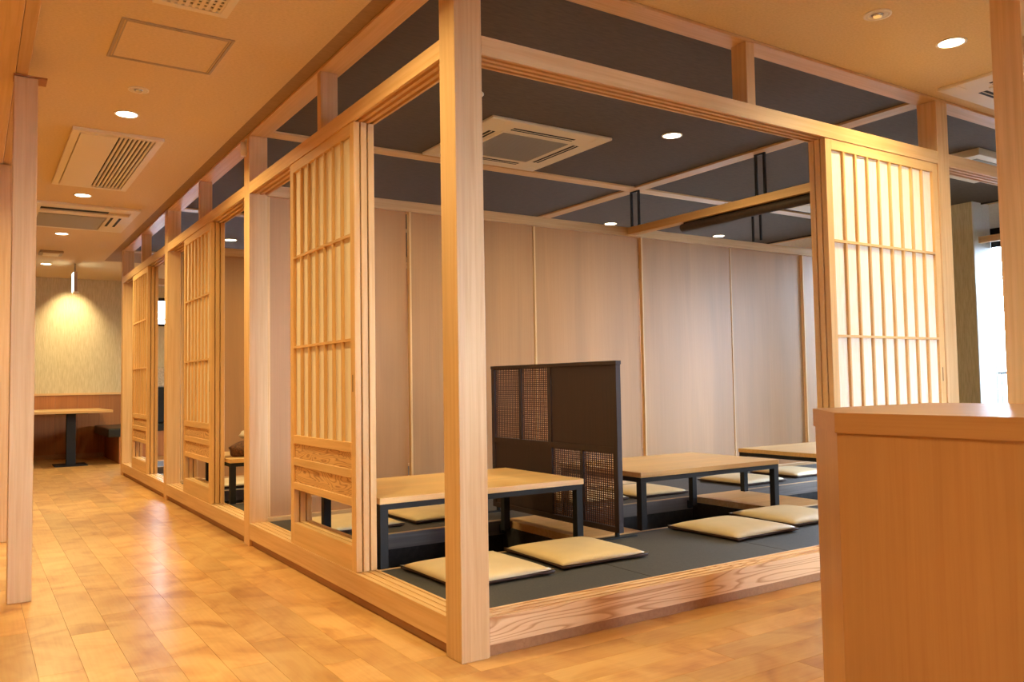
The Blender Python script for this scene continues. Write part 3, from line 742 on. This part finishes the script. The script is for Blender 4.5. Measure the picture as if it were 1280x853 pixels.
# sensor on the post
t = thing('door_sensor', (-.02, 2.80, 2.53), 'small off-white sensor on the side of the second corridor post near the ceiling', 'sensor')
cyl('body', (-.018, 2.795), .018, 2.535, 2.625, RING, t); B('backplate', -.006, -.0002, 2.775, 2.815, 2.54, 2.65, RING, t)

# ------------------------------------------------------------------ booth at the end of the corridor
wn = sroot('trim_21', (0, YN, 0))
n = 14
for k in range(n):
    a = XW+k*(.72-XW)/n; B('wainscot_board', a+.001, a+(.72-XW)/n-.001, YN-.018, YN, .07, .935, WAINS, wn)
B('wainscot_cap', XW, .72, YN-.03, YN, .935, .965, DW['x'], wn); struct(B('baseboard_far', XW, XEW, YN-.022, YN, 0, .07, TOE))
B('wainscot_back', .72, XEW, YN-.018, YN, .07, .80, WAINS, wn)
t = thing('booth_table', (-.35, 9.98, 0), 'wooden booth table on a black pedestal at the end of the corridor', 'table')
B('tabletop', -.84, .12, 9.70, 11.15, .700, .735, TABLE, t, .003); B('pedestal', -.42, -.31, 9.86, 9.97, .012, .690, STEEL, t, .002)
B('base_plate', -.56, -.17, 9.76, 10.2, 0, .012, STEEL, t); B('top_plate', -.55, -.17, 9.80, 10.2, .690, .700, STEEL, t)
def bench(x0, x1, y0, y1, label):
    t = thing('bench', ((x0+x1)/2, (y0+y1)/2, 0), label, 'bench', 'black vinyl booth benches')
    B('base', x0+.04, x1, y0+.01, y1, 0, .36, WAINS, t); B('seat_pad', x0-.10, x1, y0, y1, .36, .48, VINYL, t, .02, 3)
    return t
bench(.16, .66, 9.70, 11.15, 'black vinyl bench on a wooden base right of the corridor booth table')
t = thing('bench', (-1.3, 10.4, 0), 'black vinyl bench left of the booth table, mostly hidden by the left post', 'bench', 'black vinyl booth benches')
B('base', -1.7, -1.0, 9.75, 11.15, 0, .36, WAINS, t); B('seat_pad', -1.7, -.83, 9.74, 11.15, .36, .48, VINYL, t, .02, 3)
t = thing('bench', (1.4, 10.9, 0), 'upholstered bench with a pale back under the high north window', 'bench', 'black vinyl booth benches')
B('base', .75, 2.2, 10.65, 11.15, 0, .38, WAINS, t); B('seat_pad', .75, 2.2, 10.62, 11.0, .38, .48, VINYL, t, .02, 3)
B('backrest', .75, 2.2, 11.0, 11.17, .48, 1.03, VINYL, t, .02, 3); B('back_cushion', .75, 2.2, 11.02, 11.16, 1.03, 1.34, TOWEL, t, .03, 3)

# ------------------------------------------------------------------ bundle on the second room's table
def lump(name, hx, hy, hz, mat, parent, loc, seed):
    bm = bmesh.new(); bmesh.ops.create_icosphere(bm, subdivisions=3, radius=1); R_ = random.Random(seed)
    ph = [R_.random()*6 for _ in range(6)]
    for v in bm.verts:
        c = v.co; k = 1+.07*math.sin(4*c.x+ph[0])*math.cos(5*c.y+ph[1])+.05*math.sin(7*c.z+ph[2]+3*c.x)
        c.x = math.copysign(abs(c.x)**.75, c.x)*hx*k; c.y = math.copysign(abs(c.y)**.75, c.y)*hy*k; c.z = max(-.6, c.z)*hz*k
    return link(name, bm, mat, parent, loc, True)
t = thing('towel_basket', (.36, 3.93, .478), 'brown woven basket with folded pale towels on the second room table', 'basket')
lump('basket', .17, .14, .070, BASKET, t, (0, 0, .046), 3)
tt = thing('folded_towel', (.40, 3.95, .605), 'folded pale towel lying on the brown basket', 'towel'); lump('cloth', .13, .10, .045, TOWEL, tt, (0, 0, .030), 5)
t = thing('storage_box', (.12, 6.2, ZT), 'small white and grey box on the mat of the farthest tatami room', 'box')
B('body', .13, .40, 5.75, 5.95, ZT, ZT+.12, WHITE, t, .004); B('lid', .125, .405, 5.745, 5.955, ZT+.12, ZT+.20, GREYP, t, .004)
